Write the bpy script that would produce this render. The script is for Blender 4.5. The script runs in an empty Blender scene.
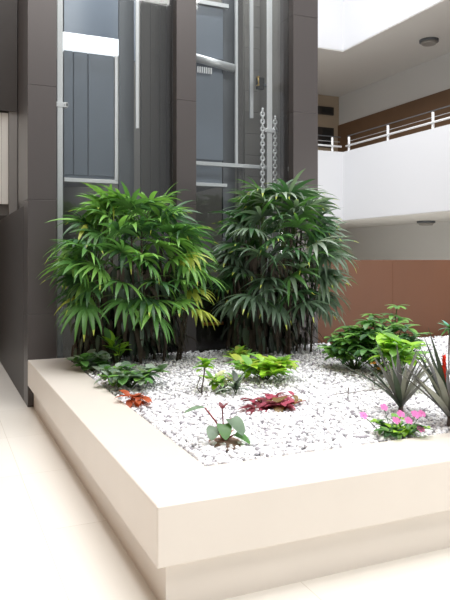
import bpy, bmesh, math, random
from mathutils import Vector, Matrix
random.seed(7)
C = bpy.context.scene
COL = C.collection
PI = math.pi

# ------------------------------------------------------------------ camera
F = 653.0; HORIZON = 258.0; EYE = 1.45
CAM = Vector((-0.798, -2.486, EYE))
FW = Vector((0.4025, 0.9154, 0.0)).normalized()
cd = bpy.data.cameras.new('camera'); cam = bpy.data.objects.new('camera', cd); COL.objects.link(cam)
cam.location = CAM
cam.rotation_euler = (PI/2, 0, -math.atan2(FW.x, FW.y))
cd.sensor_fit = 'VERTICAL'; cd.sensor_height = 24.0; cd.lens = 24.0*F/600.0
cd.shift_y = -(300.0-HORIZON)/600.0
cd.clip_end = 200
C.camera = cam
# ------------------------------------------------------------------ light
w = bpy.data.worlds.new('daylight'); C.world = w; w.use_nodes = True
bg = w.node_tree.nodes['Background']; bg.inputs[0].default_value = (0.93, 0.96, 1.0, 1); bg.inputs[1].default_value = 0.50
def area(name, loc, sx, sy, power, color, rot=(0, 0, 0)):
    l = bpy.data.lights.new(name, 'AREA'); l.shape = 'RECTANGLE'; l.size = sx; l.size_y = sy
    l.energy = power; l.color = color
    o = bpy.data.objects.new(name, l); COL.objects.link(o); o.location = loc; o.rotation_euler = rot
    return o
area('skylight', (2.2, 4.0, 10.5), 7.0, 11.0, 1850, (0.99, 0.99, 1.0))
area('added_upper_fill', (2.0, -4.5, 9.0), 7.0, 2.5, 420, (1.0, 0.98, 0.95), (math.radians(50), 0, 0))  # unseen fill, added to brighten the shaft rails and front faces
area('gallery_window_light', (9.2, -5.6, 1.4), 2.0, 1.6, 150, (1.0, 0.98, 0.95), (math.radians(90), 0, 0))
area('added_shaft_fill_left', (.9, 4.27, 6.6), 1.1, .08, 60, (0.95, 0.98, 1.0), (math.radians(22), 0, 0))  # added fill with no real fitting, brightens the left bay
area('added_shaft_fill_right', (2.35, 4.27, 6.6), 1.1, .08, 70, (0.95, 0.98, 1.0), (math.radians(22), 0, 0))  # added fill for the right bay, no real fitting either
C.view_settings.view_transform = 'Standard'; C.view_settings.look = 'None'
C.view_settings.gamma = 1; C.view_settings.use_curve_mapping = False
C.view_settings.exposure = 0.22

# ------------------------------------------------------------------ materials
def srgb(r, g, b):
    f = lambda c: (c/255/12.92) if c/255 <= 0.04045 else ((c/255+0.055)/1.055)**2.4
    return (f(r), f(g), f(b), 1)
def mat(name, c, rough=0.6, metal=0.0, spec=0.5, noise=0.0, nscale=5.0, bump=0.0, bscale=40.0, coat=0.0, emit=None, trans=0.0, stretch=None):
    m = bpy.data.materials.new(name); m.use_nodes = True
    nt = m.node_tree; b = nt.nodes['Principled BSDF']
    b.inputs['Base Color'].default_value = c; b.inputs['Roughness'].default_value = rough
    b.inputs['Metallic'].default_value = metal; b.inputs['Specular IOR Level'].default_value = spec
    b.inputs['Coat Weight'].default_value = coat; b.inputs['Coat Roughness'].default_value = 0.08
    if emit: b.inputs['Emission Color'].default_value = emit[0]; b.inputs['Emission Strength'].default_value = emit[1]
    if noise > 0 or bump > 0:
        tc = nt.nodes.new('ShaderNodeTexCoord'); mp = nt.nodes.new('ShaderNodeMapping')
        nt.links.new(tc.outputs['Object'], mp.inputs[0])
        if stretch: mp.inputs['Scale'].default_value = stretch
    if noise > 0:
        n = nt.nodes.new('ShaderNodeTexNoise'); n.inputs['Scale'].default_value = nscale; n.inputs['Detail'].default_value = 4
        nt.links.new(mp.outputs[0], n.inputs['Vector'])
        r = nt.nodes.new('ShaderNodeMapRange'); r.inputs[1].default_value = .3; r.inputs[2].default_value = .7
        r.inputs[3].default_value = 1-noise; r.inputs[4].default_value = 1+noise*0.6
        nt.links.new(n.outputs['Fac'], r.inputs[0])
        v = nt.nodes.new('ShaderNodeVectorMath'); v.operation = 'SCALE'; v.inputs[0].default_value = c[:3]
        nt.links.new(r.outputs[0], v.inputs['Scale']); nt.links.new(v.outputs[0], b.inputs['Base Color'])
    if bump > 0:
        n2 = nt.nodes.new('ShaderNodeTexNoise'); n2.inputs['Scale'].default_value = bscale
        nt.links.new(mp.outputs[0], n2.inputs['Vector'])
        bp = nt.nodes.new('ShaderNodeBump'); bp.inputs['Strength'].default_value = bump; bp.inputs['Distance'].default_value = .01
        nt.links.new(n2.outputs['Fac'], bp.inputs['Height']); nt.links.new(bp.outputs[0], b.inputs['Normal'])
    return m
def leafmat(name, c, tip=None, rough=0.42):
    m = mat(name, c, rough, noise=.28, nscale=9)
    nt = m.node_tree; b = nt.nodes['Principled BSDF']
    b.inputs['Transmission Weight'].default_value = 0
    # thin leaf: some light passes through
    out = nt.nodes['Material Output']; tr = nt.nodes.new('ShaderNodeBsdfTranslucent'); mx = nt.nodes.new('ShaderNodeMixShader')
    tr.inputs[0].default_value = (min(1, c[0]*1.5), min(1, c[1]*1.6), c[2], 1); mx.inputs[0].default_value = .25
    nt.links.new(b.outputs[0], mx.inputs[1]); nt.links.new(tr.outputs[0], mx.inputs[2]); nt.links.new(mx.outputs[0], out.inputs[0])
    return m
def glassmat(name, tint=(0.93, 0.96, 0.97, 1), refl=0.09):
    m = bpy.data.materials.new(name); m.use_nodes = True; nt = m.node_tree; nt.nodes.clear()
    o = nt.nodes.new('ShaderNodeOutputMaterial'); t = nt.nodes.new('ShaderNodeBsdfTransparent'); g = nt.nodes.new('ShaderNodeBsdfGlossy')
    t.inputs[0].default_value = (.97, .98, .98, 1); g.inputs['Roughness'].default_value = 0.03
    fr = nt.nodes.new('ShaderNodeFresnel'); fr.inputs[0].default_value = 1.5
    mx = nt.nodes.new('ShaderNodeMixShader')
    nt.links.new(fr.outputs[0], mx.inputs[0]); nt.links.new(t.outputs[0], mx.inputs[1]); nt.links.new(g.outputs[0], mx.inputs[2]); nt.links.new(mx.outputs[0], o.inputs[0])
    return m
M = {}
M['stone'] = mat('cream_composite_stone', srgb(226, 218, 208), .32, noise=.02, nscale=3, coat=.2)
M['white_wall'] = mat('white_paint', srgb(204, 205, 208), .8, bump=.05)
M['grey_wall'] = mat('pale_grey_paint', srgb(218, 217, 214), .8, bump=.05)
M['ceil'] = mat('ceiling_paint', srgb(216, 214, 210), .85)
M['brown_wall'] = mat('brown_wood_veneer', srgb(100, 59, 32), .5, noise=.10, nscale=2.2, stretch=(1, 1, .25))
M['tan_wall'] = mat('tan_paint', srgb(178, 160, 138), .8)
M['dark_clad'] = mat('dark_brown_metal_cladding', srgb(77, 72, 71), .34, metal=.3, noise=.05, nscale=1.5, stretch=(1, 1, .2))
M['dark_clad2'] = mat('dark_grey_shaft_lining', srgb(72, 69, 66), .5, noise=.06, nscale=1.5, stretch=(1, 1, .2))
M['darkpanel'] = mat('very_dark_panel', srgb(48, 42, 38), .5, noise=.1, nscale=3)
M['warm_grey'] = mat('warm_grey_shaft_lining', srgb(138, 135, 130), .55, noise=.04, nscale=2)
M['blue_grey'] = mat('blue_grey_cabin_glass', srgb(110, 119, 130), .28, noise=.08, nscale=.8, spec=.6)
M['white_metal'] = mat('white_painted_steel', srgb(252, 253, 254), .25, spec=.8)
M['steel'] = mat('galvanised_steel', srgb(205, 207, 208), .35, metal=.4)
M['greymetal'] = mat('grey_steel', srgb(98, 102, 106), .45, metal=.3)
M['black'] = mat('black_plastic', srgb(28, 27, 27), .5)
M['brass'] = mat('brass', srgb(190, 160, 95), .35, metal=.7)
M['soil'] = mat('dark_soil', srgb(92, 74, 62), .95, noise=.3, nscale=30, bump=.8, bscale=80)
M['mound'] = mat('pale_brown_soil', srgb(150, 124, 110), .95, noise=.3, nscale=30)
M['gap'] = mat('gravel_bed', srgb(214, 212, 214), .95, noise=.15, nscale=40)
M['pebble'] = mat('white_pebble', srgb(246, 246, 247), .55)
M['pebble2'] = mat('pale_grey_pebble', srgb(212, 212, 216), .6)
M['pebble3'] = mat('mid_grey_pebble', srgb(158, 154, 160), .7)
M['orange_brown'] = mat('orange_brown', srgb(205, 135, 70), .5)
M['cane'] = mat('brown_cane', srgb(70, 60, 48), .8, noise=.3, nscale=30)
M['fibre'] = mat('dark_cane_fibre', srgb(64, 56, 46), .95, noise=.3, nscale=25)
M['glass'] = glassmat('clear_glass')
M['blind'] = mat('pale_blind', srgb(222, 220, 214), .7)
M['jamb'] = mat('mid_grey_jamb', srgb(128, 125, 122), .6)
M['rlamp'] = mat('frosted_lamp_glass', srgb(150, 146, 140), .5)
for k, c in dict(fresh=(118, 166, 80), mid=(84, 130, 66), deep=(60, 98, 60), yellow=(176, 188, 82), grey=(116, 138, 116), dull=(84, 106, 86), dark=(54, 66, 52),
                 silver=(150, 166, 150), lime=(150, 196, 60), dry=(132, 108, 62), rust=(176, 84, 50), maroon=(126, 56, 68), pinkleaf=(178, 80, 102),
                 strap=(88, 86, 86), strap2=(134, 133, 132), teal=(110, 176, 166), cream=(214, 216, 178)).items():
    M[k] = leafmat(k+'_leaf', srgb(*c))
M['pink'] = leafmat('pink_petal', srgb(240, 130, 200)); M['red'] = mat('red_bract', srgb(236, 60, 26), .5)
M['redstem'] = mat('dark_red_stem', srgb(132, 40, 40), .6); M['amber'] = mat('amber_fruit', srgb(240, 178, 70), .5)
M['stem'] = mat('green_stem', srgb(72, 92, 48), .7); M['twig'] = mat('grey_brown_twig', srgb(96, 86, 80), .8)

def tilemat():
    m = bpy.data.materials.new('cream_floor_tiles'); m.use_nodes = True; nt = m.node_tree; b = nt.nodes['Principled BSDF']
    b.inputs['Roughness'].default_value = .16; b.inputs['Specular IOR Level'].default_value = .5
    tc = nt.nodes.new('ShaderNodeTexCoord'); mp = nt.nodes.new('ShaderNodeMapping')
    T = .98
    mp.inputs['Location'].default_value = (.29/T+5, (-1.08)/T+7, 0); mp.inputs['Scale'].default_value = (1/T, 1/T, 1)
    nt.links.new(tc.outputs['Object'], mp.inputs[0])
    br = nt.nodes.new('ShaderNodeTexBrick'); br.offset = 0; br.squash = 1
    br.inputs['Scale'].default_value = 1; br.inputs['Brick Width'].default_value = 1; br.inputs['Row Height'].default_value = 1
    br.inputs['Mortar Size'].default_value = .0016; br.inputs['Mortar Smooth'].default_value = .2; br.inputs['Bias'].default_value = 0
    br.inputs['Color1'].default_value = srgb(238, 234, 226); br.inputs['Color2'].default_value = srgb(234, 230, 221); br.inputs['Mortar'].default_value = srgb(204, 196, 182)
    nt.links.new(mp.outputs[0], br.inputs['Vector']); nt.links.new(br.outputs[0], b.inputs['Base Color'])
    return m
M['tile'] = tilemat()

# ------------------------------------------------------------------ helpers
def mesh_obj(name, bm, m, parent=None, smooth=False):
    me = bpy.data.meshes.new(name)
    bm.normal_update(); bm.to_mesh(me); bm.free()
    for x in (m if isinstance(m, (list, tuple)) else [m]): me.materials.append(M[x] if isinstance(x, str) else x)
    if smooth:
        for p in me.polygons: p.use_smooth = True
    o = bpy.data.objects.new(name, me); COL.objects.link(o)
    if parent is not None: o.parent = parent
    return o
def thing(name, label, cat, loc=(0, 0, 0), group=None):
    o = bpy.data.objects.new(name, None); COL.objects.link(o); o.location = loc; o.empty_display_size = .1
    o['label'] = label; o['category'] = cat
    if group: o['group'] = group
    return o
def tag(o, label, cat, group=None, kind=None):
    o['label'] = label; o['category'] = cat
    if group: o['group'] = group
    if kind: o['kind'] = kind
    return o
def struct(o): o['kind'] = 'structure'; return o
def box(bm, x0, x1, y0, y1, z0, z1, bev=0.0, mi=0):
    r = bmesh.ops.create_cube(bm, size=1)
    for v in r['verts']:
        v.co = Vector(((x0+x1)/2+v.co.x*(x1-x0), (y0+y1)/2+v.co.y*(y1-y0), (z0+z1)/2+v.co.z*(z1-z0)))
    fs = set(f for v in r['verts'] for f in v.link_faces)
    for f in fs: f.material_index = mi
    if bev > 0:
        es = list(set(e for v in r['verts'] for e in v.link_edges))
        bmesh.ops.bevel(bm, geom=es, offset=bev, segments=3, affect='EDGES', profile=.5)
def BX(*a, **k):
    bm = bmesh.new(); box(bm, *a, **k); return bm
def cyl(bm, p0, p1, r0, r1=None, n=10, mi=0):
    r1 = r0 if r1 is None else r1
    p0 = Vector(p0); p1 = Vector(p1); d = (p1-p0)
    q = d.to_track_quat('Z', 'Y').to_matrix()
    a = [bm.verts.new(p0+q@Vector((r0*math.cos(2*PI*i/n), r0*math.sin(2*PI*i/n), 0))) for i in range(n)]
    b = [bm.verts.new(p1+q@Vector((r1*math.cos(2*PI*i/n), r1*math.sin(2*PI*i/n), 0))) for i in range(n)]
    for i in range(n):
        f = bm.faces.new((a[i], a[(i+1) % n], b[(i+1) % n], b[i])); f.material_index = mi; f.smooth = True
    bm.faces.new(a[::-1]).material_index = mi; bm.faces.new(b).material_index = mi
def tube(bm, pts, r, n=6, mi=0, r1=None):
    pts = [Vector(p) for p in pts]; rings = []
    for i, p in enumerate(pts):
        d = (pts[min(i+1, len(pts)-1)]-pts[max(i-1, 0)]).normalized()
        q = d.to_track_quat('Z', 'Y').to_matrix()
        rr = r if r1 is None else r+(r1-r)*i/(len(pts)-1)
        rings.append([bm.verts.new(p+q@Vector((rr*math.cos(2*PI*j/n), rr*math.sin(2*PI*j/n), 0))) for j in range(n)])
    for a, b in zip(rings, rings[1:]):
        for j in range(n):
            f = bm.faces.new((a[j], a[(j+1) % n], b[(j+1) % n], b[j])); f.material_index = mi; f.smooth = True
    bm.faces.new(rings[0][::-1]).material_index = mi; bm.faces.new(rings[-1]).material_index = mi
PROF = {
    'lance': lambda t: math.sin(PI*min(1, .08+.92*t)**.75)**.8 if t < 1 else 0.0,
    'strap': lambda t: (.55+.45*math.sin(PI*min(1, t*1.2)))*(1 if t < .6 else max(0, (1-t)/.4)**.7),
    'ovate': lambda t: math.sin(PI*t**.8)**.6 if 0 < t < 1 else 0.0,
    'heart': lambda t: (math.sin(PI*(.12+.88*t)**.6)**.55) if t < 1 else 0.0,
    'petal': lambda t: (t**.6)*(1-max(0, t-.75)*2.6),
}
def blade(bm, base, d, L, W, droop=0.5, n=5, shape='lance', mi=0, fold=.25, tipmi=None, up=None):
    """curved leaf with a folded midrib, real outline; gravity bends it by droop (radians over its length)"""
    p = Vector(base); d = Vector(d).normalized(); up = Vector(up) if up is not None else Vector((0, 0, 1))
    side = d.cross(up)
    if side.length < .05: side = d.cross(Vector((1, .3, 0)))
    side.normalize(); rows = []; pf = PROF[shape]
    for i in range(n+1):
        t = i/n; wd = max(W*.5*pf(t), .0006)
        nrm = side.cross(d).normalized()
        e = nrm*(wd*fold)
        rows.append((bm.verts.new(p-side*wd+e), bm.verts.new(p), bm.verts.new(p+side*wd+e)))
        if d.z > -.97:
            ax = d.cross(Vector((0, 0, -1)))
            if ax.length > 1e-3: d = Matrix.Rotation(droop/n, 3, ax.normalized())@d
        p = p+d*(L/n)
    for i in range(n):
        a, b = rows[i], rows[i+1]
        mm = mi if (tipmi is None or i < n-1) else tipmi
        for k in (0, 1):
            f = bm.faces.new((a[k], a[k+1], b[k+1], b[k])); f.material_index = mm; f.smooth = True
def ray(px):
    r = (px-225)/F; return Vector((FW.x+r*FW.y, FW.y-r*FW.x))
def onplane(px, Y):
    d = ray(px); t = (Y-CAM.y)/d.y; return CAM.x+d.x*t, t          # world x on the plane y=Y, and depth
def zat(py, depth): return EYE-(py-HORIZON)*depth/F
def ground(px, py, z=0.46):
    t = (EYE-z)*F/(py-HORIZON); d = ray(px); return Vector((CAM.x+d.x*t, CAM.y+d.y*t, z))
HP = .46; YS = 4.09    # planter top height; front plane of the lift shaft

# ------------------------------------------------------------------ the setting
struct(mesh_obj('floor', BX(-6, 14, -7, 16, -.1, 0), 'tile'))
struct(mesh_obj('wall_right', BX(10.3, 10.5, -6, 14.4, 0, 9.5), 'grey_wall'))
struct(mesh_obj('wall_unseen_light_block', BX(-3.4, -3.2, -7, 8.0, 0, 10), mat('brown_paint', srgb(128, 104, 82), .8)))  # unseen wall, added to cut light from the left and warm the planter side
struct(mesh_obj('wall_back', BX(3.6, 10.3, 14.2, 14.4, 0, 9.5), 'tan_wall'))
# wooden lower cladding on the gallery walls
struct(mesh_obj('trim_1', BX(10.26, 10.3, -6, 14.2, 2.9, 5.45), mat('dull_brown_veneer', srgb(112, 84, 60), .55, noise=.08, nscale=2)))
# first gallery slab (ceiling of the ground floor) and second gallery slab
bm = bmesh.new(); box(bm, 8.1, 10.3, -6, 14.2, 2.32, 2.9); box(bm, 3.6, 8.1, 10.65, 14.2, 2.32, 2.9); box(bm, 7.96, 8.1, -6, 10.65, 2.32, 2.34); box(bm, 3.6, 7.96, 10.51, 10.65, 2.32, 2.34)
struct(mesh_obj('ceiling_ground_floor', bm, 'ceil'))
bm = bmesh.new(); box(bm, 8.1, 10.3, -6, 14.2, 6.32, 6.9); box(bm, 3.6, 8.1, 10.65, 14.2, 6.32, 6.9); box(bm, 7.96, 8.1, -6, 10.65, 6.32, 6.34); box(bm, 3.6, 7.96, 10.51, 10.65, 6.32, 6.34)
struct(mesh_obj('ceiling_first_floor', bm, 'ceil'))
for z0, z1, tname in ((2.34, 3.95, 'lower'), (6.34, 8.0, 'upper')):
    struct(mesh_obj('wall_parapet_right_'+tname, BX(7.95, 8.1, -6, 10.5, z0, z1), 'white_wall'))
    struct(mesh_obj('wall_parapet_back_'+tname, BX(3.6, 8.1, 10.5, 10.65, z0, z1), 'white_wall'))
# brown partition behind the planter
bm = BX(3.30, 9.0, 4.32, 4.42, 0, 1.425, bev=.004)
for x in (4.55, 5.75, 6.95):
    box(bm, x-.004, x+.004, 4.317, 4.32, .02, 1.40)
struct(mesh_obj('wall_partition', bm, 'brown_wall'))

# ------------------------------------------------------------------ lift shaft
# low dark wall running back beside the column, and the far wall with a pale window
struct(mesh_obj('wall_left', BX(0, .10, 4.42, 8.0, 0, 1.98), 'darkpanel'))
struct(mesh_obj('wall_shaft_left', BX(.12, .2, 4.42, 6.1, 0, 7.4), 'dark_clad'))
bm = bmesh.new(); box(bm, -1.6, 3.4, 8.0, 8.2, 3.70, 9.0); box(bm, -1.6, 3.4, 8.0, 8.2, 0, 2.10); box(bm, .20, 3.4, 8.02, 8.2, 2.10, 3.70)
o = struct(mesh_obj('wall_far_left', bm, 'darkpanel')); o.data.materials.append(M['jamb'])
for p in o.data.polygons:
    if p.center.z > 2.1 and p.center.z < 3.69: p.material_index = 1
wn = struct(mesh_obj('window_1', BX(-1.6, .20, 8.14, 8.2, 2.10, 3.70), 'jamb'))
bm = bmesh.new()
for i in range(18): box(bm, -1.6+i*.1, -1.6+i*.1+.094, 8.06, 8.09, 2.28, 3.68)
mesh_obj('blind', bm, 'blind', wn)
struct(mesh_obj('wall_shaft_back', BX(.12, 3.1, 6.0, 6.1, 0, 7.4), 'warm_grey'))
struct(mesh_obj('wall_shaft_right', BX(3.1, 3.22, 4.42, 6.1, 0, 7.4), 'warm_grey'))
def column(x0, x1, label):
    t = thing('clad_column', label, 'column', ((x0+x1)/2, YS, 0), 'dark columns of the lift shaft')
    xc = (x0+x1)/2
    z = 0.0; k = 0
    for z1 in (.9, 2.02, 3.14, 4.26, 5.4, 7.4):
        o = mesh_obj('cladding_panel', BX(x0-xc, x1-xc, 0, .32, z+.0015, z1-.0015, bev=.002), 'dark_clad', t); z = z1
    mesh_obj('core', BX(x0-xc+.012, x1-xc-.012, .012, .3, 0, 7.4), 'dark_clad', t)
column(0.0, .275, 'wide dark brown metal-clad column at the left end of the planter')
column(1.53, 1.755, 'dark metal-clad column rising between the two palms, middle of three')
column(2.955, 3.285, 'dark metal-clad column at the right edge of the glazed lift shaft')
for i, (x0, x1) in enumerate(((.275, 1.53), (1.755, 2.955))):
    g = struct(mesh_obj('window_%d' % (i+2), BX(x0+.004, x1-.004, 4.20, 4.212, .0, 7.38), 'glass'))
# dark low lining behind the glass
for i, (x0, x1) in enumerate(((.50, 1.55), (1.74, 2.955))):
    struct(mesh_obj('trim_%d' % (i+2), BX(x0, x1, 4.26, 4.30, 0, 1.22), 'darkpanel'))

def P(px, Y): return onplane(px, Y)[0]
def Z(px, py, Y): return zat(py, onplane(px, Y)[1])
# --- left lift car
Y0 = 4.75
xa, xb = P(64, Y0), P(119, Y0); zt, zl = Z(90, 46, Y0), Z(90, 180, Y0)
car = thing('lift_car', 'blue-grey glass lift car with bright white top light box in left shaft bay', 'elevator', ((xa+xb)/2, Y0, zl), 'lift cars in the glazed shaft')
ox, oy, oz = car.location
def rel(x0, x1, y0, y1, z0, z1, **k): return BX(x0-ox, x1-ox, y0-oy, y1-oy, z0-oz, z1-oz, **k)
mesh_obj('cabin', rel(xa, xb, Y0+.03, 5.7, zl+.02, zt-.05), 'blue_grey', car)
for a, b in ((64, 73), (74, 87.5), (88.5, 114)):
    mesh_obj('glass_panel', rel(P(a, Y0), P(b, Y0), Y0+.005, Y0+.03, zl+.05, zt-.08, bev=.003), 'blue_grey', car)
mesh_obj('light_box', rel(xa-.02, xb, Y0-.03, Y0+.3, zt-.08, zt+.11, bev=.01), mat('lit_white_cover', srgb(250, 252, 255), .4, emit=((.92, .97, 1, 1), .9)), car)
mesh_obj('stile', rel(P(114.5, Y0), P(118, Y0), Y0-.02, Y0+.03, zl, zt-.05, bev=.003), 'white_metal', car)
mesh_obj('bottom_rail', rel(xa, xb, Y0-.02, Y0+.06, zl-.03, zl+.012, bev=.003), 'white_metal', car)
# counterweight panel below and above the car
def panel(name, px0, px1, Y, z0, z1, m, label, cat, th=.04):
    a, b = P(px0, Y), P(px1, Y)
    o = mesh_obj(name, BX(0, b-a, 0, th, 0, z1-z0, bev=.003), m); o.location = (a, Y, z0)
    if label: tag(o, label, cat)
    return o
panel('shaft_glazing', 64, 136, 5.75, zt+.2, 7.2, 'blue_grey', 'blue-grey glazed panel high behind left lift car, above its light box', 'panel')
panel('steel_lining_panel', 119, 134, 4.70, 0, 7.3, 'greymetal', 'dark grey steel lining between left car and thin white rail', 'panel')
bm = bmesh.new()
a, b = P(141, 4.5), P(171, 4.5)
box(bm, 0, (b-a)*.3, 0, .03, 0, 7.3); box(bm, (b-a)*.32, (b-a)*.62, .01, .04, 0, 7.3); box(bm, (b-a)*.64, (b-a), 0, .03, 0, 7.3)
o = mesh_obj('lining_board', bm, 'dark_clad2'); o.location = (a, 4.5, 0); tag(o, 'dark grey boarding left of the middle column inside the shaft', 'panel')
# --- right lift car
Y1 = 4.8
xa, xb = P(190, Y1), P(223, Y1); zl, zt = Z(210, 185, Y1), Z(210, 2, Y1)
car = thing('lift_car', 'blue-grey lift car with thick horizontal pale tube in right shaft bay', 'elevator', ((xa+xb)/2, Y1, zl), 'lift cars in the glazed shaft')
ox, oy, oz = car.location
mesh_obj('cabin', rel(xa, xb, Y1+.03, 5.7, zl, zt), 'blue_grey', car)
mesh_obj('glass_panel', rel(xa, xb, Y1, Y1+.03, Z(210, 160, Y1), Z(210, 72, Y1), bev=.004), 'blue_grey', car)
mesh_obj('glass_panel', rel(xa, xb, Y1, Y1+.03, Z(210, 58, Y1), zt-.06, bev=.004), 'blue_grey', car)
bm = bmesh.new(); cyl(bm, (P(192, Y1)-ox, -.06, Z(210, 61, Y1)-oz), (P(232, Y1)-ox, -.06, Z(210, 67, Y1)-oz), .05, n=20)
mesh_obj('tube', bm, 'steel', car)
bm = bmesh.new()
for i in range(7): box(bm, P(196+i*2.2, Y1)-ox, P(197+i*2.2, Y1)-ox, -.05, -.03, Z(210, 75, Y1)-oz, Z(210, 69, Y1)-oz)
mesh_obj('cable_comb', bm, 'white_metal', car)
mesh_obj('top_rail', rel(P(190, Y1), P(228, Y1), Y1-.03, Y1+.03, zt-.05, zt, bev=.004), 'steel', car)
mesh_obj('bottom_rail', rel(P(190, Y1), P(226, Y1), Y1-.04, Y1+.03, zl-.02, zl+.02, bev=.004), 'steel', car)
Yb = 4.62
o = mesh_obj('cross_beam', BX(0, P(272, Yb)-P(190, Yb), 0, .05, -.022, .022, bev=.004), 'steel'); o.location = (P(190, Yb), Yb, Z(230, 165, Yb))
tag(o, 'pale horizontal steel beam just above the right palm, across right bay', 'beam')
panel('steel_lining_panel', 223, 235, 4.86, 0, 7.3, 'greymetal', 'dark grey steel lining right of the car with the tube', 'panel')
# --- guide rails
def guide(px0, px1, Y, z0, z1, m, label, prof='T', brk=(), group=None):
    a, b = P(px0, Y), P(px1, Y)
    t = thing('guide_rail', label, 'rail', ((a+b)/2, Y, z0), group)
    h = (b-a)/2
    bm = bmesh.new(); box(bm, -h, h, 0, .012, 0, z1-z0); box(bm, -h*.3, h*.3, .012, .06, 0, z1-z0)
    mesh_obj('rail', bm, m, t)
    for zz, wd in brk:
        bm = bmesh.new(); box(bm, -wd*.4, wd*.6, -.015, 0, zz-z0-.03, zz-z0+.02, bev=.003)
        box(bm, wd*.45, wd*.6, -.015, .10, zz-z0-.02, zz-z0+.01)
        for s in (-.25, .35): cyl(bm, (wd*s, -.015, zz-z0), (wd*s, -.03, zz-z0), .008, n=8)
        mesh_obj('bracket', bm, 'white_metal', t)
    return t
guide(57.5, 62.8, 4.32, 0, 7.3, 'white_metal', 'bright white steel guide rail beside the wide left column', brk=((Z(60, 104, 4.32), .13),))
guide(54, 55.8, 4.34, 0, 7.3, 'steel', 'thin silver strip against the wide left column, left of the bright rail')
guide(136, 138.8, 4.5, Z(137, 128, 4.5), 7.3, 'white_metal', 'thin pale rail in middle of left bay ending above the palm', brk=())
guide(235.5, 238, 4.7, Z(237, 165, 4.7), 7.3, 'steel', 'narrow silver rail right of the car with the tube')
panel('dark_rail_cover', 238.3, 243, 4.72, 0, 7.3, 'dark_clad2', 'dark upright cover beside the narrow silver rail', 'panel')
guide(250, 253.4, 4.75, Z(252, 118, 4.75), 7.3, 'steel', 'short grey rail hanging from above, ending mid height in right bay')
guide(267.2, 272.2, 4.6, 0, 7.3, 'white_metal', 'brightest white guide rail in right bay with a side bracket', brk=((Z(270, 130, 4.6), .17),))
# chains either side of the bright rail
def chain(px, Y, y0, y1, label):
    x = P(px, Y); z0 = Z(px, y1, Y); z1 = Z(px, y0, Y)
    bm = bmesh.new(); n = int((z1-z0)/.045)
    for i in range(n):
        z = (i+.5)*.045
        pts = [Vector((math.cos(a)*.022, 0, z+math.sin(a)*.027)) for a in [k*PI/4 for k in range(9)]]
        if i % 2: pts = [Vector((p.y+.3*p.x, p.x, p.z)) for p in pts]
        tube(bm, pts, .012, n=6)
    o = mesh_obj('chain', bm, 'white_metal'); o.location = (x, Y, z0); tag(o, label, 'chain', 'chains beside the bright guide rail')
chain(262.5, 4.6, 108, 190, 'pale steel chain hanging left of the brightest guide rail')
chain(275, 4.6, 115, 190, 'pale steel chain hanging right of the brightest guide rail')
# switch box
sx = P(261, 4.62)
t = thing('switch_box', 'small black switch box with brass roller on the right bay rail', 'switch', (sx, 4.62, Z(261, 88, 4.62)))
mesh_obj('housing', BX(-.045, .05, 0, .06, -.01, .13, bev=.006), 'black', t)
bm = bmesh.new(); cyl(bm, (-.045, -.02, .03), (-.045, -.02, .13), .009); box(bm, -.055, -.035, -.03, .02, .02, .035); box(bm, -.055, -.035, -.03, .02, .12, .135)
mesh_obj('roller_arm', bm, 'brass', t)
mesh_obj('mount', BX(.04, P(268.5, 4.62)-sx, .0, .04, .03, .06), 'greymetal', t)
# shelf of seams in the right bay lining
bm = bmesh.new()
a, b = P(245, 5.2), 3.08
for i in range(26): box(bm, 0, b-a, 0, .03, i*.28, i*.28+.275)
o = mesh_obj('lining_board', bm, 'warm_grey'); o.location = (a, 5.2, 0); tag(o, 'grey boarding with horizontal seams behind the short grey rail', 'panel')
# thin orange-brown strip low behind the palms
a, b = P(203, 4.23), P(224, 4.23)
o = mesh_obj('orange_strip', BX(0, b-a, 0, .02, -.016, .016, bev=.003), 'orange_brown'); o.location = (a, 4.235, Z(212, 324, 4.23))
tag(o, 'short orange-brown strip low behind the palms', 'strip')

# ------------------------------------------------------------------ gallery fittings
def gal_railing(p0, p1, posts, label):
    p0 = Vector(p0); p1 = Vector(p1); d = (p1-p0); L = d.length
    t = thing('railing', label, 'railing', p0, 'gallery railings on the parapet')
    t.rotation_euler = (0, 0, math.atan2(d.y, d.x))
    for s in posts:
        mesh_obj('post', BX(s-.02, s+.02, -.02, .02, 0, .34, bev=.005), 'white_metal', t)
    bm = bmesh.new(); cyl(bm, (0, -.035, .13), (L, -.035, .13), .022, n=12); mesh_obj('rail', bm, 'white_metal', t)
    bm = bmesh.new(); cyl(bm, (0, 0, .365), (L, 0, .36), .012, n=12); mesh_obj('handrail', bm, 'greymetal', t)
    bm = bmesh.new(); cyl(bm, (0, .03, .245), (L, .03, .25), .007, n=10); mesh_obj('wire', bm, 'steel', t)
gal_railing((8.02, 10.42, 3.95), (8.02, -2.0, 3.95), [10.42-(CAM.y+ray(q).y*(8.02-CAM.x)/ray(q).x) for q in (349, 388, 433)]+[6.6, 8.8, 11.0], 'white and steel railing along the long side parapet of the gallery')
gal_railing((3.7, 10.57, 3.95), (7.93, 10.57, 3.95), [.2, 2.1, 4.0], 'short steel railing on the parapet next to the dark column')
def ceil_lamp(x, y, z, r, label):
    t = thing('ceiling_lamp', label, 'lamp', (x, y, z), 'round ceiling lamps under the galleries')
    bm = bmesh.new(); cyl(bm, (0, 0, -.05), (0, 0, 0), r, n=32); mesh_obj('ring', bm, 'greymetal', t)
    bm = bmesh.new(); cyl(bm, (0, 0, -.10), (0, 0, -.05), r*.7, r*.88, n=32); mesh_obj('diffuser', bm, 'rlamp', t)
def hit(px, py, z):
    t = (z-EYE)*F/(HORIZON-py); d = ray(px); return CAM.x+d.x*t, CAM.y+d.y*t
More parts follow.
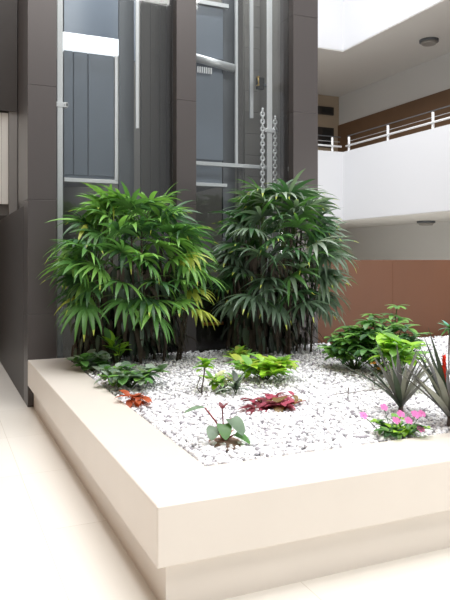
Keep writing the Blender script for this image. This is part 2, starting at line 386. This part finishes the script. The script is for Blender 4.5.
x, y = hit(429, 40, 6.32); ceil_lamp(x, y, 6.32, .21, 'round grey ceiling lamp on the upper gallery soffit')
x, y = hit(426, 221, 2.32); ceil_lamp(x, y, 2.32, .21, 'round grey ceiling lamp on the lower soffit above the brown wall')
# dark furniture / openings on the back gallery wall
def backpanel(name, px0, px1, y0, y1, m, label, cat):
    Y = 14.14; a, b = P(px0, Y), P(px1, Y); z0 = Z(px0, y1, Y); z1 = Z(px0, y0, Y)
    t = thing(name, label, cat, (a, Y, z0))
    mesh_obj('frame', BX(0, b-a, 0, .06, 0, z1-z0, bev=.01), m, t)
    mesh_obj('inset', BX(.35, b-a-.08, -.02, 0, .06, z1-z0-.06, bev=.01), 'black', t)
    return t
backpanel('wall_vent', 312, 334, 105, 113, 'darkpanel', 'dark horizontal grille high on the tan gallery wall', 'vent')
backpanel('wall_screen', 312, 334, 126, 146, 'darkpanel', 'dark panel low on the tan gallery wall behind the railing', 'panel')

# ------------------------------------------------------------------ planter
RW = .40; RL = .37; XE = 6.5
pl = thing('planter', 'large cream stone planter box with overhanging coping and recessed plinth', 'planter', (0, 0, 0))
bm = bmesh.new()
T = .25
oc = [(0, 0), (XE, 0), (XE, YS), (0, YS)]; ic = [(RL, RW), (XE-RW, RW), (XE-RW, YS), (RL, YS)]
lo = [bm.verts.new((x, y, HP-T)) for x, y in oc]; li = [bm.verts.new((x, y, HP-T)) for x, y in ic]
ho = [bm.verts.new((x, y, HP)) for x, y in oc]; hi = [bm.verts.new((x, y, HP)) for x, y in ic]
for i in (3, 0, 1):
    j = (i+1) % 4
    bm.faces.new((ho[i], ho[j], hi[j], hi[i])); bm.faces.new((lo[j], lo[i], li[i], li[j]))
    bm.faces.new((lo[i], lo[j], ho[j], ho[i])); bm.faces.new((li[j], li[i], hi[i], hi[j]))
bm.faces.new((lo[2], ho[2], hi[2], li[2])); bm.faces.new((ho[3], lo[3], li[3], hi[3]))
bmesh.ops.recalc_face_normals(bm, faces=bm.faces)
cop = mesh_obj('coping', bm, 'stone', pl)
bv = cop.modifiers.new('bevel', 'BEVEL'); bv.width = .008; bv.segments = 3; bv.limit_method = 'ANGLE'
R_ = .055
bm = bmesh.new(); box(bm, R_, XE-R_, R_, .2, 0, HP-T); box(bm, R_, .2, .2, YS-.01, 0, HP-T); box(bm, XE-.2, XE-R_, .2, YS-.01, 0, HP-T)
mesh_obj('plinth', bm, 'stone', pl)
mesh_obj('bed_base', BX(RL, XE-RW, RW, YS, 0, HP-.06), 'soil', pl)

# white gravel: nobody could count it
import numpy as np
def ico(sub):
    b = bmesh.new(); bmesh.ops.create_icosphere(b, subdivisions=sub, radius=1)
    v = np.array([x.co[:] for x in b.verts]); f = np.array([[x.index for x in q.verts] for q in b.faces]); b.free(); return v, f
rng = np.random.default_rng(3)
V = []; Fc = []; MI = []; off = 0
v1, f1 = ico(1); v2, f2 = ico(2)
for (x0, x1, y0, y1, n, big) in ((RL+.01, 3.0, RW+.01, 1.9, 11000, 1), (RL+.01, XE-RW, 1.9, YS-.02, 15000, 0), (3.0, XE-RW, RW, 1.9, 4000, 0)):
    vs, fs = (v2, f2) if big else (v1, f1)
    for i in range(n):
        s = rng.uniform(.008, .0165)
        sc = np.array([s*rng.uniform(.9, 1.45), s*rng.uniform(.8, 1.1), s*rng.uniform(.55, .8)])
        A = rng.normal(size=4); A /= np.linalg.norm(A); a, b, c, d = A
        a = abs(a)+1.2; q = np.array([a, b*.6, c*.6, d*1.6]); q /= np.linalg.norm(q); a, b, c, d = q
        R = np.array([[1-2*(c*c+d*d), 2*(b*c-a*d), 2*(b*d+a*c)], [2*(b*c+a*d), 1-2*(b*b+d*d), 2*(c*d-a*b)], [2*(b*d-a*c), 2*(c*d+a*b), 1-2*(b*b+c*c)]])
        x = rng.uniform(x0+s, x1-s); y = rng.uniform(y0+s, y1-s)
        p = (vs*sc)@R.T+np.array([x, y, HP-.018+rng.uniform(-.008, .012)])
        V.append(p); Fc.append(fs+off); off += len(vs)
        r = rng.random(); MI.append(np.full(len(fs), 0 if r < .72 else (1 if r < .92 else 2)))
V = np.vstack(V); Fc = np.vstack(Fc); MI = np.concatenate(MI)
# flat layer under the stones
me = bpy.data.meshes.new('gravel')
zb = HP-.034
base = np.array([[RL, RW, zb], [XE-RW, RW, zb], [XE-RW, YS, zb], [RL, YS, zb], [RL, RW, HP-.06], [XE-RW, RW, HP-.06], [XE-RW, YS, HP-.06], [RL, YS, HP-.06]])
nb = len(V); V = np.vstack([V, base])
tb = np.array([[0, 1, 2], [0, 2, 3], [4, 6, 5], [4, 7, 6]])+nb
Fc = np.vstack([Fc, tb]); MI = np.concatenate([MI, np.full(4, 3)])
me.vertices.add(len(V)); me.vertices.foreach_set('co', V.astype(np.float32).ravel())
me.loops.add(len(Fc)*3); me.loops.foreach_set('vertex_index', Fc.astype(np.int32).ravel())
me.polygons.add(len(Fc)); me.polygons.foreach_set('loop_start', (np.arange(len(Fc))*3).astype(np.int32))
me.polygons.foreach_set('material_index', MI.astype(np.int32)); me.polygons.foreach_set('use_smooth', np.ones(len(Fc), bool))
for k in ('pebble', 'pebble2', 'pebble3', 'gap'): me.materials.append(M[k])
me.update(calc_edges=True); me.validate()
gv = bpy.data.objects.new('gravel', me); COL.objects.link(gv); tag(gv, 'bed of white gravel filling the cream planter', 'gravel', kind='stuff')

# ------------------------------------------------------------------ fan palms
def palm(name, label, cx, cy, rx, ry, H, nleaf, mats, wts, seed, lowfrac, Ll, canes=16):
    rnd = random.Random(seed)
    t = thing(name, label, 'plant', (cx, cy, HP-.04), 'fan palms in front of the lift shaft')
    tops = []
    for i in range(canes):
        a = rnd.uniform(0, 2*PI); r = math.sqrt(rnd.random())
        bx, by = math.cos(a)*r*rx*.62+.04, math.sin(a)*r*.26+.2
        h = H*rnd.uniform(.55, .9)*(1-.2*r)
        tx, ty = bx*1.35+rnd.uniform(-.05, .05), by*1.3
        bm = bmesh.new()
        pts = [(bx+(tx-bx)*s, by+(ty-by)*s+.01*math.sin(s*9), h*s) for s in [k/7 for k in range(8)]]
        tube(bm, pts, .014, n=7, r1=.010)
        for k in range(1, 10):
            s = k/10; cyl(bm, (bx+(tx-bx)*s, by+(ty-by)*s, h*s), (bx+(tx-bx)*s, by+(ty-by)*s, h*s+.012), .018, n=7)
        mesh_obj('cane', bm, 'cane', t); tops.append((tx, ty, h))
    # dark fibrous skirt leaves at the base
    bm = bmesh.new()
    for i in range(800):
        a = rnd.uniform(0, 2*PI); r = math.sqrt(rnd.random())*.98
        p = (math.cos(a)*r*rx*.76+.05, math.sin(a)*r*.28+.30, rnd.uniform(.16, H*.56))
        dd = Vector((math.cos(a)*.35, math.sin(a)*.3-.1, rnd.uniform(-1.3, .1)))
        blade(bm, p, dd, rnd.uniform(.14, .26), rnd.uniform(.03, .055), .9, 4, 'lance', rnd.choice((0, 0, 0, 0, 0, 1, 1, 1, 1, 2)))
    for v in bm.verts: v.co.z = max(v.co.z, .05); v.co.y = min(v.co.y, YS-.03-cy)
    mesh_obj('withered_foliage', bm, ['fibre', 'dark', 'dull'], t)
    bm = bmesh.new()
    for i in range(nleaf):
        # hub on the crown: golden-angle spread over a dome, front half a bit denser
        a = i*2.39996+rnd.uniform(-.3, .3)
        u = (i+.5)/nleaf
        z = H*(lowfrac+(.90-lowfrac)*(1-u**1.15))+rnd.uniform(-.07, .07)
        rr = min(1.0, .22+1.05*math.sqrt(u))*rnd.uniform(.72, 1.0)
        hub = Vector((math.cos(a)*rx*rr*.78, math.sin(a)*ry*rr*.80, z))
        o = Vector((math.cos(a), math.sin(a), 0))
        el = (1-u)*1.0-.15+rnd.uniform(-.4, .4)
        d = (o*math.cos(el)+Vector((0, 0, 1))*math.sin(el)).normalized()
        tp = min(tops, key=lambda q: (q[0]-hub.x)**2+(q[1]-hub.y)**2)
        st = Vector((tp[0], tp[1], min(tp[2], hub.z-.05)))
        mid = (st+hub)*.5+Vector((0, 0, .07))
        tube(bm, [st, (st+mid)*.5+Vector((0, 0, .03)), mid, (mid+hub)*.5+Vector((0, 0, .02)), hub], .005, n=4, mi=len(mats))
        # leaf plane
        side = Matrix.Rotation(rnd.uniform(-.6, .6), 3, d)@d.cross(Vector((0, 0, 1))).normalized(); nrm = side.cross(d).normalized()
        nl = rnd.randint(8, 12); span = rnd.uniform(1.45, 1.9)
        L = Ll*rnd.uniform(.8, 1.15)
        k = rnd.choices(range(len(mats)), wts)[0]
        for j in range(nl):
            th = -span+2*span*j/(nl-1)+rnd.uniform(-.05, .05)
            dj = d*math.cos(th)+side*math.sin(th)+nrm*.12
            ll = L*(1-.22*abs(th)/span)*rnd.uniform(.88, 1.05)
            kk = k if rnd.random() < .8 else rnd.choices(range(len(mats)), wts)[0]
            blade(bm, hub, dj, ll, rnd.uniform(.036, .054), rnd.uniform(.7, 1.4), 6, 'lance', kk, .35, tipmi=(len(mats)+1 if rnd.random() < .12 else None), up=nrm)
    for v in bm.verts: v.co.y = min(v.co.y, YS-.02-cy-.002*random.random()); v.co.z = max(v.co.z, .06)
    mesh_obj('foliage', bm, mats+['stem', 'yellow'], t)
    return t
palm('fan_palm', 'bright green fan palm, left of the two, in front of left bay', .88, 3.42, .77, .58, 1.72, 105, ['fresh', 'mid', 'deep', 'yellow'], [6, 7, 4, .7], 11, .34, .35)
palm('fan_palm', 'darker grey-green fan palm, right of the two, before right bay', 2.40, 3.42, .73, .60, 1.90, 118, ['grey', 'dull', 'deep', 'mid', 'silver'], [4, 6, 4, 2, .8], 23, .28, .36, canes=18)

# ------------------------------------------------------------------ small plants
def plant(name, label, px, py, cat='plant', group=None):
    g = ground(px, py); g.z = HP-.022
    t = thing(name, label, cat, g, group); return t, g
def leaves(t, n, H, R, L, W, mats, seed, shape='ovate', droop=.6, el=(.1, 1.1), stem='stem', name='foliage', stems=6, fold=.2, cz=.5):
    rnd = random.Random(seed); bm = bmesh.new()
    tips = []
    for s in range(stems):
        a = 2*PI*s/stems+rnd.uniform(-.4, .4); r = R*rnd.uniform(.25, 1.0)
        h = H*rnd.uniform(.55, .95)
        pts = [(math.cos(a)*r*k/4*(.4+.6*k/4), math.sin(a)*r*k/4*(.4+.6*k/4), h*k/4) for k in range(5)]
        tube(bm, pts, .005, n=5, mi=0, r1=.003); tips.append(pts)
    mesh_obj('stem', bm, stem, t)
    bm = bmesh.new()
    for i in range(n):
        pts = rnd.choice(tips); s = rnd.uniform(cz, 1)*4; k = min(3, int(s)); fr = s-k
        p = Vector(pts[k]).lerp(Vector(pts[k+1]), fr)
        a = rnd.uniform(0, 2*PI); e = rnd.uniform(*el)
        d = Vector((math.cos(a)*math.cos(e), math.sin(a)*math.cos(e), math.sin(e)))
        sc = rnd.uniform(.7, 1.15)
        blade(bm, p, d, L*sc, W*sc, droop*rnd.uniform(.6, 1.3), 6, shape, rnd.randrange(len(mats)), fold)
    for v in bm.verts: v.co.z = max(v.co.z, .006)
    return mesh_obj(name, bm, mats, t)
# left cluster
t, g = plant('spotted_foliage_plant', 'low silvery green plant by the planter rim below the left palm', 93, 370)
leaves(t, 110, .17, .22, .13, .08, ['grey', 'mid', 'silver', 'mid'], 31, stems=7)
t, g = plant('young_broadleaf_plant', 'small upright plant with lime leaves under the left palm', 117, 366)
leaves(t, 26, .28, .12, .15, .07, ['lime', 'fresh', 'mid'], 32, stems=4, el=(.3, 1.3), droop=.4)
t, g = plant('trailing_ivy', 'spreading grey-green ivy on gravel behind the rust-coloured plant', 130, 386)
leaves(t, 190, .15, .38, .12, .075, ['grey', 'silver', 'mid', 'dull', 'fresh'], 33, stems=11, el=(-.1, .8))
t, g = plant('rusty_leaf_plant', 'small rust-orange leaf plant near the left rim', 137, 403)
leaves(t, 22, .09, .07, .12, .05, ['rust'], 34, stems=3, el=(0, .7), stem='redstem', droop=.9)
# mid cluster
t, g = plant('leggy_seedling', 'leggy seedling with bright green top on a thin bent stem', 201, 391)
bm = bmesh.new(); tube(bm, [(0, 0, 0), (.015, .0, .08), (.03, .01, .15), (.04, .02, .22)], .006, n=6); tube(bm, [(0, 0, 0), (-.03, .01, .05), (.0, .02, .12)], .004, n=5)
mesh_obj('stem', bm, 'twig', t)
rnd = random.Random(5); bm = bmesh.new()
for i in range(16):
    a = i*2.4; e = rnd.uniform(-.2, 1.2); blade(bm, (.04, .02, .20+rnd.uniform(-.02, .03)), (math.cos(a)*math.cos(e), math.sin(a)*math.cos(e), math.sin(e)), .11*rnd.uniform(.7, 1.1), .055, .6, 6, 'ovate', rnd.randrange(2), .2)
mesh_obj('foliage', bm, ['lime', 'fresh'], t)
t, g = plant('variegated_plant', 'small cream and green variegated plant right of the leggy seedling', 222, 389)
leaves(t, 40, .12, .13, .11, .055, ['cream', 'lime', 'cream', 'fresh'], 36, stems=5)
t, g = plant('dark_blade_plant', 'small dark plant with narrow folded leaves beside the variegated one', 236, 392)
leaves(t, 14, .08, .04, .19, .045, ['dull', 'dark', 'silver'], 37, 'lance', .7, (.3, 1.2), stems=2)
t, g = plant('lime_groundcover', 'wide bright lime-green leafy clump at the centre back of the gravel', 266, 379)
leaves(t, 190, .19, .33, .15, .075, ['lime', 'fresh', 'lime', 'yellow'], 38, stems=12, el=(0, .9))
t, g = plant('lime_groundcover', 'small lime sprig low behind, between seedling and wide lime clump', 238, 362)
leaves(t, 46, .14, .18, .12, .06, ['lime', 'fresh', 'yellow'], 39, stems=5)
t, g = plant('red_leaf_plant', 'flat plant with dusky pink-red leaves in mid gravel', 276, 405)
leaves(t, 110, .06, .25, .11, .05, ['maroon', 'pinkleaf', 'maroon', 'pinkleaf', 'dry'], 40, stems=9, el=(-.1, .6), stem='redstem')
# caladium
t, g = plant('heart_leaf_plant', 'plant with large grey-green heart leaves and red stems nearest the camera', 224, 440)
bm = bmesh.new(); cyl(bm, (0, 0, .0), (0, 0, .026), .12, .06, n=24)
rr = random.Random(2)
for v in bm.verts: v.co += Vector((rr.uniform(-.012, .012), rr.uniform(-.012, .012), 0))
mesh_obj('soil_mound', bm, M['mound'], t)
for (tip, d, L, W, m) in (((-.05, -.01, .10), (-.5, -.6, -.2), .11, .10, 'grey'), ((.03, -.02, .14), (.3, -.7, -.35), .13, .12, 'grey'), ((.04, -.05, .06), (.6, -.6, -.15), .11, .10, 'mid'),
                          ((-.10, .03, .20), (-.95, -.1, .15), .14, .075, 'grey'), ((-.02, -.04, .12), (-.2, -.8, -.4), .11, .09, 'mid')):
    b2 = bmesh.new(); tube(b2, [(0, 0, .02), (tip[0]*.4, tip[1]*.4, tip[2]*.6), tip], .005, n=6); mesh_obj('stalk', b2, 'redstem', t)
    b2 = bmesh.new(); blade(b2, tip, d, L*.92, W*.9, .5, 8, 'heart', 0, .2); mesh_obj('leaf', b2, m, t)
b2 = bmesh.new()
for k in range(5): blade(b2, (.0, .0, .02), (math.cos(k*1.25), math.sin(k*1.25), 1.4), .085, .03, .4, 5, 'lance', 0, .2)
mesh_obj('shoot', b2, 'rust', t)
b2 = bmesh.new()
for k in range(4): blade(b2, (-.01, .0, .19), (math.cos(k*1.6)*.6, math.sin(k*1.6)*.6, .8), .05, .025, .3, 5, 'ovate', 0, .2)
tube(b2, [(0, 0, .02), (-.005, 0, .1), (-.01, 0, .19)], .004, n=5)
mesh_obj('bud', b2, 'maroon', t)

# right bushes
def bush(name, label, px, py, H, R, seed, mats, n=10, L=.14, W=.06, wh=7):
    t, g = plant(name, label, px, py); rnd = random.Random(seed)
    bs = bmesh.new(); bl = bmesh.new()
    for s in range(n):
        a = s*2.4+rnd.uniform(-.3, .3); r = R*math.sqrt((s+.6)/n); h = H*(1-.45*(r/R)**2)*rnd.uniform(.75, 1.05)
        pts = [Vector((math.cos(a)*r*(k/5)**.8, math.sin(a)*r*(k/5)**.8, h*k/5)) for k in range(6)]
        tube(bs, pts, .007, n=6, r1=.004)
        for lev in (5, 4, 3):
            p = pts[lev]
            for j in range(wh):
                b = j*2*PI/wh+rnd.uniform(-.3, .3)+lev; e = rnd.uniform(-.1, .7)
                blade(bl, p, (math.cos(b)*math.cos(e), math.sin(b)*math.cos(e), math.sin(e)), L*rnd.uniform(.7, 1.1), W*rnd.uniform(.8, 1.1), .7, 6, 'ovate', rnd.randrange(len(mats)), .2)
    for v in bl.verts: v.co.z = max(v.co.z, .01); v.co.y = min(v.co.y, 4.27-g.y)
    mesh_obj('stem', bs, 'stem', t); mesh_obj('foliage', bl, mats, t); return t
bush('leafy_shrub', 'green leafy shrub right beside the dark palm against the brown wall', 355, 368, .40, .27, 51, ['mid', 'fresh', 'deep', 'fresh'], 24, .13, .06)
bush('leafy_shrub', 'taller green shrub with airy top sprigs, centre of the right-hand shrubs', 383, 371, .52, .34, 52, ['mid', 'deep', 'fresh', 'mid'], 26, .14, .06)
t, g = plant('young_tree_sprig', 'tall thin sprig with pale green leaf tiers rising before the brown wall', 392, 366)
g0 = t
bm = bmesh.new(); tube(bm, [(0, 0, 0), (.0, .01, .25), (.04, .0, .45), (.06, 0, .57)], .007, n=6, r1=.004)
tube(bm, [(0, 0.01, .3), (-.12, 0, .44), (-.22, 0, .50)], .005, n=5)
mesh_obj('stem', bm, 'stem', t)
rnd = random.Random(8); bm = bmesh.new()
for c in ((.06, 0, .57), (.0, 0, .49), (-.22, 0, .50), (-.1, 0, .45), (.1, 0, .46), (.02, .0, .38)):
    for j in range(8):
        a = j*PI/4; blade(bm, c, (math.cos(a), math.sin(a), rnd.uniform(-.1, .4)), .12, .045, .5, 6, 'ovate', rnd.randrange(2), .2)
mesh_obj('foliage', bm, ['fresh', 'mid'], t)
t, g = plant('broad_leaf_plant', 'bright lime broad-leaved plant above the dark strappy plant', 398, 388)
leaves(t, 60, .42, .16, .20, .12, ['lime', 'fresh', 'fresh'], 53, 'ovate', .8, (.1, 1.0), stems=6, cz=.6)
# amber fruits: on the shrub -> own little stalked pair
t, g = plant('amber_flower', 'small stalk with two amber-yellow blooms before the shrubs', 374, 386)
bm = bmesh.new(); tube(bm, [(0, 0, 0), (0, -.02, .12), (-.02, -.03, .19)], .004, n=5); tube(bm, [(0, -.01, .10), (.03, -.035, .145)], .003, n=5); mesh_obj('stem', bm, 'stem', t)
for c in ((-.022, -.03, .20), (.035, -.04, .155)):
    bm = bmesh.new()
    for k in range(6): blade(bm, c, (math.cos(k*1.05), math.sin(k*1.05)*.6-.3, .5), .038, .032, .6, 4, 'petal', 0, .2)
    for k in range(5): blade(bm, c, (math.cos(k*1.25+.4)*.5, -.5, .8), .026, .022, .3, 4, 'petal', 0, .2)
    mesh_obj('bloom', bm, 'amber', t)

def strappy(name, label, px, py, n, L, seed, spread=.9, W=.045, lean=0):
    t, g = plant(name, label, px, py); rnd = random.Random(seed)
    bm = bmesh.new(); cyl(bm, (0, 0, 0), (0, 0, .07), .02, .014, n=10); mesh_obj('stem', bm, 'twig', t)
    for i in range(n):
        a = i*2.4+rnd.uniform(-.2, .2); e = 1.35-spread*(i/n)+rnd.uniform(-.1, .1)
        bm = bmesh.new()
        blade(bm, (0, 0, .04+.02*rnd.random()), (math.cos(a)*math.cos(e)+lean, math.sin(a)*math.cos(e), math.sin(e)), L*rnd.uniform(.75, 1.08), W*rnd.uniform(.8, 1.15), rnd.uniform(.05, .45), 8, 'strap', 0, .45)
        for v in bm.verts: v.co.z = max(v.co.z, .012)
        mesh_obj('leaf', bm, rnd.choice(['strap', 'strap', 'strap', 'strap2', 'dark']), t)
    return t, g
strappy('strap_leaf_plant', 'dark strap-leaved plant behind the pink flowers', 401, 412, 26, .47, 61, spread=.68, W=.036)
t, g = strappy('bromeliad', 'dark strap-leaved bromeliad with a red flower spike at right edge', 450, 424, 30, .58, 62, spread=.7, W=.040)
bm = bmesh.new(); tube(bm, [(0, 0, .05), (-.02, 0, .2), (-.045, .0, .29)], .007, n=7); mesh_obj('flower_stalk', bm, 'redstem', t)
bm = bmesh.new()
for k in range(22):
    z = .27+k*.0062; a = k*PI+.3*(k % 3); rr_ = .7
    blade(bm, (-.045, 0, z), (math.cos(a)*.35, math.sin(a)*.35+(.15 if k % 2 else -.15), 1), .05, .026, -.1, 4, 'lance', 0, .4)
cyl(bm, (-.045, 0, .27), (-.045, 0, .42), .012, .004, n=8)
mesh_obj('flower_spike', bm, 'red', t)
t, g = plant('slender_plant', 'thin plant with small blue-green crown at the far right edge', 449, 372)
bm = bmesh.new(); tube(bm, [(0, 0, 0), (0, 0, .2), (.01, 0, .42)], .008, n=6); mesh_obj('stem', bm, 'twig', t)
bm = bmesh.new(); rnd = random.Random(4)
for k in range(22):
    a = k*2.4; e = rnd.uniform(-.3, 1.1); blade(bm, (.01, 0, .40), (math.cos(a)*math.cos(e), math.sin(a)*math.cos(e), math.sin(e)), .12, .03, .5, 5, 'lance', rnd.randrange(2), .3)
mesh_obj('foliage', bm, ['teal', 'mid'], t)

# pink impatiens
t, g = plant('pink_flower_plant', 'low green plant covered in pink flowers near the front right rim', 399, 434)
o = leaves(t, 120, .09, .15, .07, .036, ['mid', 'fresh', 'lime', 'deep'], 71, 'ovate', .7, (-.1, 1.0), stems=10)
rnd = random.Random(12)
for (dx, dy, z) in ((-.17, .12, .12), (-.06, -.03, .115), (.0, -.06, .115), (.02, .03, .13), (.085, -.02, .13), (.12, .03, .12), (.05, -.1, .075), (-.02, .13, .15), (.16, .02, .12)):
    bm = bmesh.new()
    for k in range(5):
        a = k*2*PI/5+dx*9
        # flower faces up and towards the front
        u = Vector((math.cos(a), math.sin(a)*.55-.05, math.sin(a)*.6+.25))
        blade(bm, (dx, dy-.02, z), u, .025, .028, .25, 4, 'petal', 0, .1, up=(0, -.7, .7))
    tube(bm, [(dx*.5, dy*.5, .03), (dx, dy-.02, z)], .0022, n=4, mi=1)
    mesh_obj('flower', bm, ['pink', 'stem'], t)

# twigs in the gravel
g = ground(348, 398)
bm = bmesh.new(); tube(bm, [(0, 0, -.02), (0, .0, .03), (.005, 0, .075)], .004, n=5)
tube(bm, [(0, 0, .03), (.16, .03, .035), (.34, .05, .03)], .0028, n=5); tube(bm, [(0, 0, .04), (-.12, .0, .035)], .0025, n=5)
o = mesh_obj('twig', bm, 'twig'); o.location = g; tag(o, 'thin bare twig lying across the gravel in front of the shrubs', 'twig')
